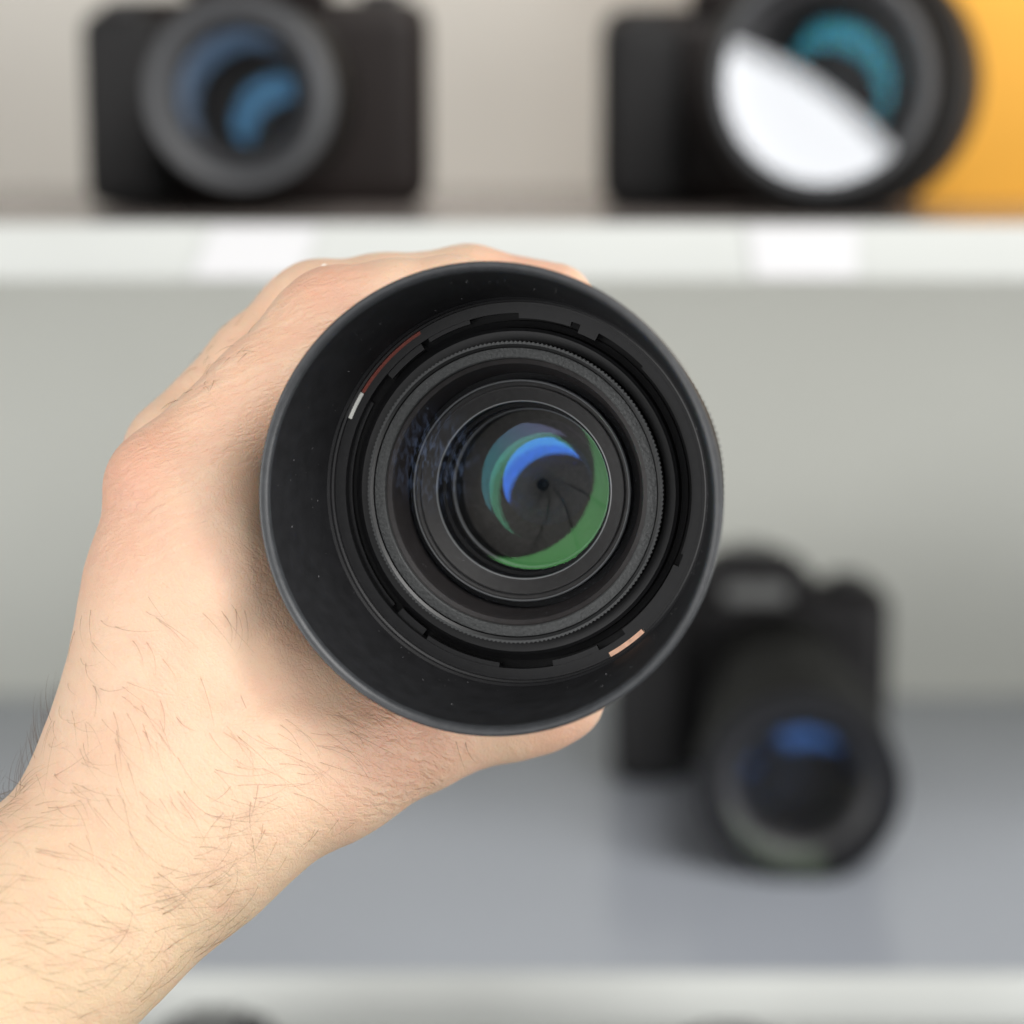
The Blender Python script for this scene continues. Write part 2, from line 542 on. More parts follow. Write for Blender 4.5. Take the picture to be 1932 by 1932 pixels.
# aperture: nine curved blades round a small hole
ap_e = mesh_obj('aperture', *lathe([(1.15, 52.9), (17.0, 52.9)], 96), M_deep, lens, 30)
NB = 9
for b in range(NB):
    vs, fs = [], []
    nr, na = 14, 6
    w = 2 * math.pi / NB
    for i in range(nr + 1):
        t = i / nr
        r = 1.32 + (17.0 - 1.32) * t ** 1.35
        tw = -1.15 * (1 - math.exp(-r / 5.5))
        for k in range(na + 1):
            s = k / na
            a = b * w + tw + s * (w - 0.0 + .10 / max(r, 1.2))
            vs.append((r * math.cos(a) * .001, r * math.sin(a) * .001, -(52.0 + 0.8 * (1 - s)) * .001))
    for i in range(nr):
        for k in range(na):
            q = i * (na + 1) + k
            fs.append((q, q + 1, q + na + 2, q + na + 1))
    mesh_obj('blade', vs, fs, M_blade, ap_e, 40)


def cu(x):
    return 723.7 + x * .27873


def el(name, cx, cy, rc, hx, hy, hr, z, convex, m, lab):
    c = axis_pt(z)
    # rim centre at its own place across the axis
    cc = MC.inverted() @ c
    d = -cc.z
    c2 = P(cu(cx), cu(cy), d)
    element(name, c2, AX, rc * .27873 / F * d * 1000 * 1.0, (cu(hx), cu(hy)), hr * .27873, convex, m, lens, lab=lab)


el('lens_element', 1104, 661, 297, 1185, 810, 351, 43.5, True, coating('coating_blue', (.014, .066, .29), (.022, .10, .36)), 'small element with blue coating')
el('lens_element', 1092, 710, 376, 1134, 769, 367, 42.3, True, coating('coating_grey_green', (.014, .062, .036)), 'element with grey green coating')
el('lens_element', 1071, 652, 408, 1164, 789, 458, 41.2, True, coating('coating_teal', (.008, .042, .050), (.060, .026, .080)), 'element with teal and violet coating')
el('lens_element', 1020, 706, 546, 849, 596, 613, 37.0, False, coating('coating_green', (.023, .080, .025), (.012, .046, .016)), 'large element with green coating')

# ------------------------------------------------------------------ the hand (one continuous skin)
def HC(u, v, d):
    return np.array([(u - 966) / F * d, -(v - 966) / F * d, -d], dtype=np.float32)   # mm, camera axes


def cone(p, a, b):
    pa = p - a[0]; ba = b[0] - a[0]
    t = np.clip(pa @ ba / float(ba @ ba), 0, 1)
    q = pa - t[:, None] * ba
    return np.sqrt((q * q).sum(1)) - (a[1] + (b[1] - a[1]) * t)


def smin(a, b, k):
    h = np.clip(.5 + .5 * (b - a) / k, 0, 1)
    return b + (a - b) * h - k * h * (1 - h)


def N(u, v, d, r):
    return (HC(u, v, d), r)


def chain(p, nodes, k=3.0):
    o = None
    for i in range(len(nodes) - 1):
        c = cone(p, nodes[i], nodes[i + 1])
        o = c if o is None else smin(o, c, k)
    return o


ARM = [N(300, 1560, 452, 25.5), N(115, 1735, 444, 23.2), N(-330, 2200, 430, 27)]
ARM2 = [N(300, 1540, 474, 24), N(125, 1735, 468, 22.5), N(-320, 2200, 455, 26)]
META1 = [N(322, 925, 452, 12.5), N(336, 1120, 453, 18.0), N(322, 1270, 452, 19.0), N(300, 1400, 452, 20.5), N(270, 1500, 452, 21)]
META2 = [N(345, 860, 470, 11.5), N(345, 1150, 474, 16.5), N(300, 1430, 470, 21)]
META3 = [N(375, 890, 488, 11.5), N(370, 1160, 492, 15), N(320, 1440, 484, 19)]
META4 = [N(420, 970, 506, 10.5), N(410, 1190, 507, 14), N(350, 1440, 494, 17)]
TH0 = [N(330, 1500, 452, 23), N(470, 1465, 452, 19.5), N(610, 1432, 455, 16.2)]
TEND = [N(330, 1430, 437, 5.5), N(500, 1395, 440, 5), N(690, 1372, 450, 5)]
TEND2 = [N(345, 965, 443, 5), N(395, 1130, 440, 5.5), N(400, 1290, 440, 6)]
THUMB = [N(610, 1432, 455, 16.2), N(785, 1377, 462, 12.3), N(870, 1352, 465, 10.6), N(960, 1340, 467, 9.8), N(1020, 1328, 468, 9.3), N(1062, 1318, 469, 8.4)]
WEB = [N(385, 970, 450, 12), N(455, 1080, 451, 13), N(510, 1190, 453, 14)]
FILL = [N(460, 1130, 454, 13), N(570, 1290, 456, 14), N(650, 1380, 462, 13)]
INDEX = [N(322, 925, 452, 12.5), N(500, 748, 456, 11.2), N(600, 632, 459, 10.4), N(632, 604, 460, 10.4), N(740, 583, 462, 9.6), N(850, 572, 463, 9.2), N(1015, 600, 466, 8.2)]
MIDDLE = [N(340, 858, 474, 11.5), N(490, 692, 478, 10.6), N(575, 605, 481, 10.2), N(602, 586, 482, 10.2), N(720, 570, 484, 9.8), N(885, 552, 486, 9.7), N(1045, 572, 488, 8.6)]
RING = [N(375, 890, 488, 11.5), N(515, 710, 492, 10.3), N(610, 620, 495, 10), N(850, 585, 498, 9), N(985, 615, 499, 8)]
LITTLE = [N(420, 970, 506, 10.5), N(540, 790, 509, 8.8), N(630, 705, 511, 8.4), N(800, 640, 513, 7.6), N(900, 655, 514, 6.8)]
lens_o = np.array(list(MC.inverted() @ RIM_C), dtype=np.float32) * 1000
lens_a = np.array(list(a_cam), dtype=np.float32)


def hand_sdf(p):
    body = chain(p, ARM, 6)
    body = smin(body, chain(p, ARM2, 6), 8)
    for m_ in (META1, META2, META3, META4):
        body = smin(body, chain(p, m_, 5), 6)
    body = smin(body, chain(p, TH0, 5), 9)
    body = smin(body, chain(p, FILL, 6), 9)
    body = smin(body, chain(p, WEB, 5), 6)
    body = smin(body, chain(p, TEND, 4), 4)
    body = smin(body, chain(p, TEND2, 4), 5)
    body = smin(body, chain(p, THUMB, 3), 5)
    res = None
    for fgr in (INDEX, MIDDLE, RING, LITTLE):
        s = smin(body, chain(p, fgr, 3), 3.5)
        res = s if res is None else smin(res, s, .35)
    # keep clear of lens and hood
    q = p - lens_o
    z = q @ lens_a
    rr = np.sqrt(np.maximum((q * q).sum(1) - z * z, 0))
    prof = np.where(z < 31.8, 42.8 - np.maximum(z, 0) * (3.2 / 31.8), 34.3)
    prof = np.where(z > 31.8, 34.3, prof)
    ln = np.maximum(rr - prof - .05, -(z + 1.0))
    # hood is only as deep as its back edge
    hoodd = np.maximum(np.maximum(rr - (43.9 - np.clip(z, 0, 31.8) * .125), z - 31.9), -z - .5)
    bar = rr - 34.3
    lensd = np.minimum(hoodd, np.maximum(bar, -(z - 20)))
    return -smin(-res, lensd, 1.2)


def net(fun, lo, hi, h):
    """surface net of fun = 0 inside the box"""
    c = 4
    n = (np.ceil((hi - lo) / (h * c)).astype(int) + 1)
    ax = [lo[i] + np.arange(n[i]) * h * c for i in range(3)]
    G = np.stack(np.meshgrid(*ax, indexing='ij'), -1).reshape(-1, 3).astype(np.float32)
    Fc = fun(G).reshape(n)
    nf = (n - 1) * c + 1
    near = np.abs(Fc) < h * c * 2.2
    blk = np.repeat(np.repeat(np.repeat(near, c, 0), c, 1), c, 2)[:nf[0], :nf[1], :nf[2]]
    shift = c // 2
    blk2 = np.zeros_like(blk)
    blk2[shift:, shift:, shift:] = blk[:-shift, :-shift, :-shift]
    blk |= blk2
    Fv = np.repeat(np.repeat(np.repeat(Fc, c, 0), c, 1), c, 2)[:nf[0], :nf[1], :nf[2]].copy()
    idx = np.argwhere(blk)
    vals = np.empty(len(idx), np.float32)
    for s in range(0, len(idx), 400000):
        vals[s:s + 400000] = fun((lo + idx[s:s + 400000] * h).astype(np.float32))
    Fv[blk] = vals
    S = Fv < 0
    cs = [S[i:nf[0] - 1 + i, j:nf[1] - 1 + j, k:nf[2] - 1 + k] for i in (0, 1) for j in (0, 1) for k in (0, 1)]
    cnt = sum(x.astype(np.int8) for x in cs)
    act = (cnt > 0) & (cnt < 8)
    ai = np.argwhere(act)
    vid = -np.ones(act.shape, np.int32)
    vid[act] = np.arange(len(ai))
    off = np.array([(i, j, k) for i in (0, 1) for j in (0, 1) for k in (0, 1)])
    cv = np.stack([Fv[tuple((ai + o).T)] for o in off], 1)
    acc = np.zeros((len(ai), 3)); num = np.zeros(len(ai))
    for a in range(8):
        for b in range(a + 1, 8):
            if np.abs(off[a] - off[b]).sum() != 1:
                continue
            fa, fb = cv[:, a], cv[:, b]
            m_ = (fa < 0) != (fb < 0)
            t = np.where(m_, fa / np.where(m_, fa - fb, 1), 0)
            acc += (off[a] + t[:, None] * (off[b] - off[a])) * m_[:, None]
            num += m_
    V = lo + (ai + acc / num[:, None]) * h
    Q = []
    for d in range(3):
        sl0 = [slice(None)] * 3; sl1 = [slice(None)] * 3
        sl0[d] = slice(0, -1); sl1[d] = slice(1, None)
        ch = S[tuple(sl0)] != S[tuple(sl1)]
        e = np.argwhere(ch)
        o1, o2 = [(1, 2), (2, 0), (0, 1)][d]
        ok = (e[:, o1] > 0) & (e[:, o2] > 0) & (e[:, o1] < nf[o1] - 1) & (e[:, o2] < nf[o2] - 1)
        e = e[ok]
        ins = S[tuple(e.T)]
        def g(da, db):
            k = e.copy(); k[:, o1] += da; k[:, o2] += db
            return vid[tuple(k.T)]
        q = np.stack([g(-1, -1), g(0, -1), g(0, 0), g(-1, 0)], 1)
        q[~ins] = q[~ins][:, ::-1]
        Q.append(q)
    return V, np.concatenate(Q)


lo = np.array([-150., -135., -530.]); hi = np.array([40., 62., -405.])
HV, HQ = net(hand_sdf, lo, hi, 0.62)
HV = HV.astype(np.float64)


def hand_normals(V):
    e = .4
    g = np.stack([hand_sdf((V + np.eye(3)[i] * e).astype(np.float32)) - hand_sdf((V - np.eye(3)[i] * e).astype(np.float32)) for i in range(3)], 1)
    return g / np.maximum(np.linalg.norm(g, axis=1, keepdims=True), 1e-6)


HN = hand_normals(HV)
U = 966 + HV[:, 0] / -HV[:, 2] * F
W = 966 - HV[:, 1] / -HV[:, 2] * F

# skin
M_skin = bpy.data.materials.new('skin')
M_skin.use_nodes = True
nt = M_skin.node_tree
b = nt.nodes['Principled BSDF']
b.inputs['Roughness'].default_value = 0.52
b.inputs['Specular IOR Level'].default_value = 0.35
b.inputs['Subsurface Weight'].default_value = 0.5
b.inputs['Subsurface Radius'].default_value = (1.0, 0.35, 0.18)
b.inputs['Subsurface Scale'].default_value = 0.002
tc = nt.nodes.new('ShaderNodeTexCoord')


def nnode(t, **kw):
    n_ = nt.nodes.new(t)
    for k_, v_ in kw.items():
        n_.inputs[k_].default_value = v_
    return n_


def spot(center_uvd, radius):
    """0..1 mask round a point of the hand (object space = camera axes, metres)"""
    c_ = HC(*center_uvd) * .001
    d_ = nt.nodes.new('ShaderNodeVectorMath'); d_.operation = 'DISTANCE'
    d_.inputs[1].default_value = tuple(float(x) for x in c_)
    nt.links.new(tc.outputs['Object'], d_.inputs[0])
    r_ = nt.nodes.new('ShaderNodeMapRange'); r_.interpolation_type = 'SMOOTHSTEP'
    r_.inputs['From Min'].default_value = radius * .001
    r_.inputs['From Max'].default_value = radius * .0003
    r_.inputs['To Min'].default_value = 0
    r_.inputs['To Max'].default_value = 1
    nt.links.new(d_.outputs['Value'], r_.inputs['Value'])
    return r_.outputs[0]


def mixc(fac, c1, c2):
    m_ = nt.nodes.new('ShaderNodeMix'); m_.data_type = 'RGBA'
    for s_, c_ in ((0, fac), (6, c1), (7, c2)):
        if isinstance(c_, tuple):
            m_.inputs[s_].default_value = (*c_, 1) if len(c_) == 3 else c_
        elif isinstance(c_, float):
            m_.inputs[s_].default_value = c_
        else:
            nt.links.new(c_, m_.inputs[s_])
    return m_.outputs[2]


def math_(op, a, b_):
    m_ = nt.nodes.new('ShaderNodeMath'); m_.operation = op
    for i_, x in enumerate((a, b_)):
        if isinstance(x, (int, float)):
            m_.inputs[i_].default_value = x
        else:
            nt.links.new(x, m_.inputs[i_])
    return m_.outputs[0]


n1 = nnode('ShaderNodeTexNoise', Scale=45.0, Detail=4.0)
nt.links.new(tc.outputs['Object'], n1.inputs['Vector'])
n2 = nnode('ShaderNodeTexNoise', Scale=600.0, Detail=3.0)
nt.links.new(tc.outputs['Object'], n2.inputs['Vector'])
mr = nnode('ShaderNodeMapRange'); mr.inputs['From Min'].default_value = .35; mr.inputs['From Max'].default_value = .68
nt.links.new(n1.outputs['Fac'], mr.inputs['Value'])
col = mixc(mr.outputs[0], (0.65, 0.465, 0.335), (0.63, 0.42, 0.295))
# yellower forearm, pinker hand
sepc = nt.nodes.new('ShaderNodeSeparateXYZ'); nt.links.new(tc.outputs['Object'], sepc.inputs[0])
ygr = nnode('ShaderNodeMapRange'); ygr.interpolation_type = 'SMOOTHSTEP'
ygr.inputs['From Min'].default_value = -0.035; ygr.inputs['From Max'].default_value = -0.095
nt.links.new(sepc.outputs[1], ygr.inputs['Value'])
col = mixc(ygr.outputs[0], col, (0.615, 0.465, 0.305))
for cu_, rr_, amt in (((240, 880, 445), 16, .55), ((620, 520, 455), 14, .5), ((770, 1400, 450), 17, .3), ((200, 1000, 440), 18, .3), ((1060, 1360, 462), 12, .4),
                      ((700, 1400, 445), 14, .15), ((1000, 520, 478), 16, .6)):
    col = mixc(math_('MULTIPLY', spot(cu_, rr_), amt), col, (0.60, 0.31, 0.22))
col = mixc(math_('MULTIPLY', n2.outputs['Fac'], 0.22), col, (0.53, 0.33, 0.23))
# relief: fine skin cells, folds, deeper wrinkles over the thumb joint
vo = nnode('ShaderNodeTexVoronoi', Scale=1150.0); vo.feature = 'DISTANCE_TO_EDGE'
wn = nnode('ShaderNodeTexNoise', Scale=200.0, Detail=2.0)
nt.links.new(tc.outputs['Object'], wn.inputs['Vector'])
wv = nt.nodes.new('ShaderNodeVectorMath'); wv.operation = 'MULTIPLY_ADD'
wv.inputs[1].default_value = (.002, .002, .002)
nt.links.new(wn.outputs['Color'], wv.inputs[0]); nt.links.new(tc.outputs['Object'], wv.inputs[2])
nt.links.new(wv.outputs[0], vo.inputs['Vector'])
h1 = math_('MULTIPLY', math_('MINIMUM', vo.outputs['Distance'], .22), 0.9)


def wrinkles(rot_deg, scale, sx, detail=3.0):
    mp = nt.nodes.new('ShaderNodeMapping')
    mp.inputs['Rotation'].default_value = (0, 0, rad(rot_deg))
    mp2 = nt.nodes.new('ShaderNodeMapping')
    mp2.inputs['Scale'].default_value = (sx, 1, .5)
    nt.links.new(wv.outputs[0], mp.inputs['Vector']); nt.links.new(mp.outputs[0], mp2.inputs['Vector'])
    ns = nnode('ShaderNodeTexNoise', Scale=scale, Detail=detail, Roughness=.55)
    nt.links.new(mp2.outputs[0], ns.inputs['Vector'])
    a_ = nt.nodes.new('ShaderNodeMath'); a_.operation = 'ABSOLUTE'
    s_ = math_('SUBTRACT', ns.outputs['Fac'], .5)
    nt.links.new(s_, a_.inputs[0])
    return math_('MINIMUM', math_('MULTIPLY', a_.outputs[0], 6.0), 1.0)


w_thumb = wrinkles(30, 430, .2)
w_index = wrinkles(-20, 420, .25)
w_all = wrinkles(50, 330, .3)
mt_ = spot((755, 1415, 447), 21)
mi_ = math_('ADD', spot((420, 720, 445), 26), math_('ADD', spot((590, 560, 450), 18), math_('ADD', spot((540, 1130, 452), 20), spot((250, 950, 440), 24))))
hsum = math_('ADD', h1, math_('MULTIPLY', w_all, .35))
hsum = math_('ADD', hsum, math_('MULTIPLY', math_('MULTIPLY', w_thumb, mt_), 1.35))
hsum = math_('ADD', hsum, math_('MULTIPLY', math_('MULTIPLY', w_index, mi_), .6))
cre = math_('MULTIPLY', math_('SUBTRACT', 1.0, w_thumb), mt_)
cre2 = math_('MULTIPLY', math_('SUBTRACT', 1.0, w_index), mi_)
col = mixc(math_('MINIMUM', math_('ADD', math_('MULTIPLY', cre, .38), math_('MULTIPLY', cre2, .3)), 0.6), col, (0.55, 0.29, 0.20))  # wrinkle valleys: crease shade put into the colour along with skin redness
pv = nnode('ShaderNodeTexVoronoi', Scale=520.0)
nt.links.new(wv.outputs[0], pv.inputs['Vector'])
pm = nnode('ShaderNodeMapRange'); pm.inputs['From Min'].default_value = .16; pm.inputs['From Max'].default_value = .02; pm.inputs['To Max'].default_value = .4
nt.links.new(pv.outputs['Distance'], pm.inputs['Value'])
col = mixc(pm.outputs[0], col, (0.56, 0.31, 0.21))
blo = nnode('ShaderNodeTexNoise', Scale=95.0, Detail=5.0, Roughness=.65)
nt.links.new(tc.outputs['Object'], blo.inputs['Vector'])
bm2 = nnode('ShaderNodeMapRange'); bm2.inputs['From Min'].default_value = .5; bm2.inputs['From Max'].default_value = .75; bm2.inputs['To Max'].default_value = .45
nt.links.new(blo.outputs['Fac'], bm2.inputs['Value'])
col = mixc(bm2.outputs[0], col, (0.61, 0.345, 0.25))
nt.links.new(col, b.inputs['Base Color'])
bp = nnode('ShaderNodeBump', Strength=0.9, Distance=0.00024)
nt.links.new(hsum, bp.inputs['Height'])
nt.links.new(bp.outputs['Normal'], b.inputs['Normal'])

hand_me = bpy.data.meshes.new('hand')
hand_me.from_pydata((HV * .001).tolist(), [], HQ.tolist())
for p_ in hand_me.polygons:
    p_.use_smooth = True
hand_me.materials.append(M_skin)
hand = bpy.data.objects.new('hand', hand_me)
C.objects.link(hand)
hand.matrix_world = MC
tag(hand, 'bare left hand and hairy forearm reaching from the lower left and gripping the lens', 'hand')

# hairs: thin curved tubes rooted in the skin
M_hair = mat('hair_brown', (0.11, 0.062, 0.027), 0.5, 0.3)


def hair_tube(mbh, root, d0, nrm, length, curl, r0):
    side = d0.cross(nrm).normalized()
    pts = []
    d = d0.copy(); p = root.copy()
    seg = 6
    for i in range(seg + 1):
        pts.append(p.copy())
        p = p + d * (length / seg)
        d = (Matrix.Rotation(curl / seg, 3, nrm) @ d)
        d = (d - nrm * .10).normalized()
    vs, fs = [], []
    for i, q in enumerate(pts):
        t = (pts[min(i + 1, seg)] - pts[max(i - 1, 0)]).normalized()
        s1 = t.cross(nrm); s1.normalize(); s2 = t.cross(s1)
        r = r0 * (1 - .8 * (i / seg) ** 1.5)
        for k in range(3):
            a = 2 * math.pi * k / 3
            vs.append((q + s1 * (r * math.cos(a)) + s2 * (r * math.sin(a))) * .001)
    for i in range(seg):
        for k in range(3):
            j = (k + 1) % 3
            fs.append((i * 3 + k, i * 3 + j, i * 3 + 3 + j, i * 3 + 3 + k))
    mbh.add(vs, fs)


mbh = MB()
view = -HV / np.linalg.norm(HV, axis=1, keepdims=True)
facing = (HN * view).sum(1)


def grow(mask, count, ang, spread, lmin, lmax, lift, r0=.045, cmax=1.4):
    ids = np.flatnonzero(mask)
    if len(ids) == 0:
        return
    for i in rng.choice(ids, min(count, len(ids)), replace=False):
        n_ = Vector(HN[i]); p_ = Vector(HV[i])
        a = rad(ang(U[i], W[i]) + 20 * math.sin(U[i] / 75 + W[i] / 110) + rng.normal(0, spread))
        d = Vector((math.cos(a), math.sin(a), 0))
        d = (d - n_ * d.dot(n_)).normalized()
        d = (d + n_ * lift).normalized()
        hair_tube(mbh, p_ - n_ * .05, d, n_, rng.uniform(lmin, lmax), rng.uniform(-cmax, cmax), r0 * rng.uniform(.7, 1.2))


arm_zone = (W > 1330) & (U + (W - 1330) * .25 < 700) & (W + .85 * U < 1975) & (U > -80) & (W < 2050)
def ang_arm(u, v):
    t = min(max((v - 1350) / 450, 0), 1)
    return -62 * (1 - t) + 10 * t + (20 if u > 380 else 0)
grow(arm_zone & (facing > .25), 170, ang_arm, 11, 5, 15, .28, .027, 1.1)
grow((W > 1480) & (W < 1930) & (U < 430) & (U > -60) & (facing > .2), 120, ang_arm, 12, 6, 15, .28, .03, 1.2)
grow((W > 1120) & (W < 1420) & (U < 480) & (facing > .2), 42, lambda u, v: -55, 14, 5, 11, .25, .032)
grow((W > 1480) & (W < 1680) & (U > 420) & (U < 800) & (facing > .45), 18, lambda u, v: 235 if v < 1590 else 215, 25, 4, 9, .3, .032, .8)
grow((W > 1335) & (W < 1600) & (U < 140) & (facing < .35) & (facing > -.25), 95, lambda u, v: 110, 16, 6, 11, .75, .036, .9)
grow((W > 590) & (W < 760) & (U < 470) & (U > 320) & (facing > .1) & (facing < .75), 26, lambda u, v: -55, 30, 2.5, 5, .5, .045)
grow((W > 1395) & (W < 1425) & (U > 840) & (U < 900), 2, lambda u, v: -50, 8, 6, 7, .3)
hair = mbh.build('arm_hair', M_hair, hand, 60)
hair['kind'] = 'stuff'
# tiny white fleck on the index knuckle
ki = int(np.argmin((U - 612) ** 2 + (W - 503) ** 2 + np.where(facing > .3, 0, 1e6)))
kn, kp = Vector(HN[ki]), Vector(HV[ki])
bm = bmesh.new()
bmesh.ops.create_icosphere(bm, subdivisions=2, radius=1.0)
for v_ in bm.verts:
    v_.co = Vector((v_.co.x * .42 + v_.co.y * .16, v_.co.y * .85, v_.co.z * .16)) * .001 * (1 + .2 * math.sin(v_.co.x * 5 + v_.co.y * 3))
bm_obj('white_fleck', bm, mat('white_fleck', (.95, .95, .93), .4), hand, 60, Matrix.Translation(kp * .001 + kn * .0001) @ kn.to_track_quat('Z', 'Y').to_matrix().to_4x4())

# dust on the lens and in its hood
M_dust = mat('dust', (0.2, 0.2, 0.205), 0.7, 0.3)
mbd = MB()
def dust_bit(r, a, z, slope, s):
    t1 = Vector((math.cos(a), math.sin(a), slope)).normalized()
    t2 = Vector((-math.sin(a), math.cos(a), 0))
    nn = t1.cross(t2)
    if nn.z < 0: nn = -nn
    c = Vector((r * math.cos(a), r * math.sin(a), -z)) + nn * .05
    ang = random.uniform(0, 6.28)
    e1 = t1 * math.cos(ang) + t2 * math.sin(ang); e2 = t2 * math.cos(ang) - t1 * math.sin(ang)
    l, w = s * random.uniform(.6, 2.2), s * random.uniform(.3, .6)
    q = [c + e1 * l * .5 + e2 * w * .3, c + e2 * w * .6, c - e1 * l * .5, c - e2 * w * .5, c + nn * w * .5]
    mbd.add([x * .001 for x in q], [(0, 1, 4), (1, 2, 4), (2, 3, 4), (3, 0, 4)])
for i in range(95):
    t = random.random() ** .7
    r = 40.8 - 3.0 * t; z = 2.5 + 21 * t
    dust_bit(r, random.uniform(0, 6.283), z, 3.0 / 21 * 7, random.uniform(.12, .3))
for i in range(90):
    dust_bit(random.uniform(26.2, 28), random.uniform(0, 6.283), 24.6, 0, random.uniform(.1, .22))
for i in range(40):
    t = random.random()
    dust_bit(24.5 - 2.1 * t, random.uniform(0, 6.283), 27.7 + 4.9 * t, 2, random.uniform(.1, .25))
for i in range(26):
    t = random.random()
    dust_bit(19.4 - 1.9 * t, random.uniform(0, 6.283), 31.4 + 1.6 * t, .8, random.uniform(.1, .2))
for i in range(46):
    dust_bit(16 * math.sqrt(random.random()), random.uniform(0, 6.283), 33.0, 0, random.uniform(.08, .16))
dust = mbd.build('dust', M_dust, lens, 0)
dust['kind'] = 'stuff'

# ------------------------------------------------------------------ the cameras on the shelves
M_body = mat('body_black', (0.0085, 0.0078, 0.0085), 0.5, 0.28, noise=.2, nscale=200, bump=.4, bscale=1500, bdist=.0003)
M_body_w = mat('body_warm_black', (0.014, 0.0095, 0.0085), 0.48, 0.3, noise=.2, nscale=200)
M_grip = mat('grip_rubber', (0.010, 0.0098, 0.0105), 0.65, 0.4, bump=.8, bscale=900, bdist=.0004)
M_barrel2 = mat('zoom_barrel', (0.006, 0.006, 0.0058), 0.6, 0.22)
M_silver = mat('front_ring_grey', (0.052, 0.054, 0.058), 0.45, 0.5)
M_dark = mat('lens_inside', (0.010, 0.010, 0.011), 0.5, 0.3)
M_shoe = mat('hot_shoe_metal', (0.35, 0.36, 0.36), 0.4, metal=.8)
M_midgrey = mat('inner_ring_grey', (0.04, 0.04, 0.043), 0.5, 0.4)


def cam_body(t, w, hgt, dep, grip_side=-1, bm_mat=M_body, hump=True, hk=1.0):
    """local: X right, -Y towards the viewer, Z up; front face at y = 0"""
    bm_obj('body', box(-w / 2, w / 2, 0, dep, 0, hgt, .014, 4), bm_mat, t)
    gx0, gx1 = (-w / 2 - .001, -w / 2 + .038) if grip_side < 0 else (w / 2 - .038, w / 2 + .001)
    bm_obj('grip', box(gx0, gx1, -.026, .02, .001, hgt * .93, .012, 4), M_grip, t)
    if hump:
        bm = bmesh.new()
        pts0 = [(-.036, 0), (.036, 0), (.026, .026), (.018, .032), (-.018, .032), (-.026, .026)]
        f0, f1 = [], []
        for x, z in pts0:
            f0.append(bm.verts.new((x, -.006, hgt - .001 + z * hk)))
            f1.append(bm.verts.new((x * .85, dep * .9, hgt - .001 + z * .8 * hk)))
        bm.faces.new(f0); bm.faces.new(f1[::-1])
        for i in range(6):
            j = (i + 1) % 6
            bm.faces.new((f0[i], f1[i], f1[j], f0[j]))
        bmesh.ops.bevel(bm, geom=list(bm.edges), offset=.003, segments=2, affect='EDGES')
        bm_obj('viewfinder_hump', bm, bm_mat, t)
        bm_obj('hot_shoe', box(-.010, .010, .012, .032, hgt + .0285 * hk, hgt + .0315 * hk, .0005, 1), M_shoe, t)
    gx = (gx0 + gx1) / 2
    v, f = lathe([(0.1, -4), (5.5, -4), (6, -3.4), (6, 2)], 32)
    mesh_obj('shutter_button', v, f, M_midgrey, t, 30, Matrix.Translation((gx, -.012, hgt * .93)))
    v, f = lathe([(.1, -5), (9, -5), (9.5, -4.4), (9.5, 2)], 40, rfun=lambda a, k: .3 * (math.cos(a * 20) > 0) if k > 1 else 0)
    mesh_obj('mode_dial', v, f, M_midgrey, t, 30, Matrix.Translation((-gx * .93, dep * .5, hgt)))


def axis_matrix(t, front_world, axis_world):
    """local matrix of a lens whose front ring centre and direction into the lens are given in world space"""
    e1 = Vector((1, 0, 0)); e1 = (e1 - axis_world * e1.dot(axis_world)).normalized()
    e2 = (-axis_world).cross(e1)
    M = Matrix((e1, e2, -axis_world)).transposed().to_4x4()
    M.translation = front_world
    bpy.context.view_layer.update()
    return t.matrix_world.inverted() @ M


def wp(u, v, Y):
    d = P(u, v, 1.0) - CAM_POS
    return CAM_POS + d * (Y / d.y)


# --- left camera on the upper shelf
fA = wp(452, 176, 0.965)
tA = thing('digital_camera', 'black camera with a wide grey front ring and blue glints, upper shelf', 'camera',
           Matrix.Translation((-.118, 1.085, Z_U)), 'cameras on display')
cam_body(tA, .157, .097, .055, -1, M_body_w)
axA = Vector((0.02, 1, 0.0)).normalized()
mA = axis_matrix(tA, fA, axA)
mesh_obj('lens_barrel', *lathe([(39.5, 3), (39.5, 50), (40, 54), (40, 100), (38, 102), (38, 122)], 96), M_barrel2, tA, 30, mA)
mesh_obj('front_ring', *lathe([(39.6, 4), (39.8, 1), (39.2, 0), (34.6, 1.0), (32.2, 2)], 96), M_silver, tA, 30, mA)
mesh_obj('inner_cone', *lathe([(32.2, 2), (31, 6), (28, 9), (26, 14), (24.5, 15), (20, 22), (19, 40), (.5, 40)], 96), M_dark, tA, 30, mA)
mesh_obj('inner_ring', *lathe([(31.0, 6), (30.6, 5.6), (26.4, 9.5), (26.2, 10)], 96), M_midgrey, tA, 30, mA)
ctA = coating('coating_pale_blue', (.028, .047, .075)); ctA2 = coating('coating_sky_blue', (.02, .062, .11))
element('lens_element', wp(452, 178, .977), axA, 26.5, (492, 215), 124, True, ctA, tA, 64, 12)
element('lens_element', wp(530, 232, .988), axA, 20, (560, 272), 84, True, ctA2, tA, 64, 12)

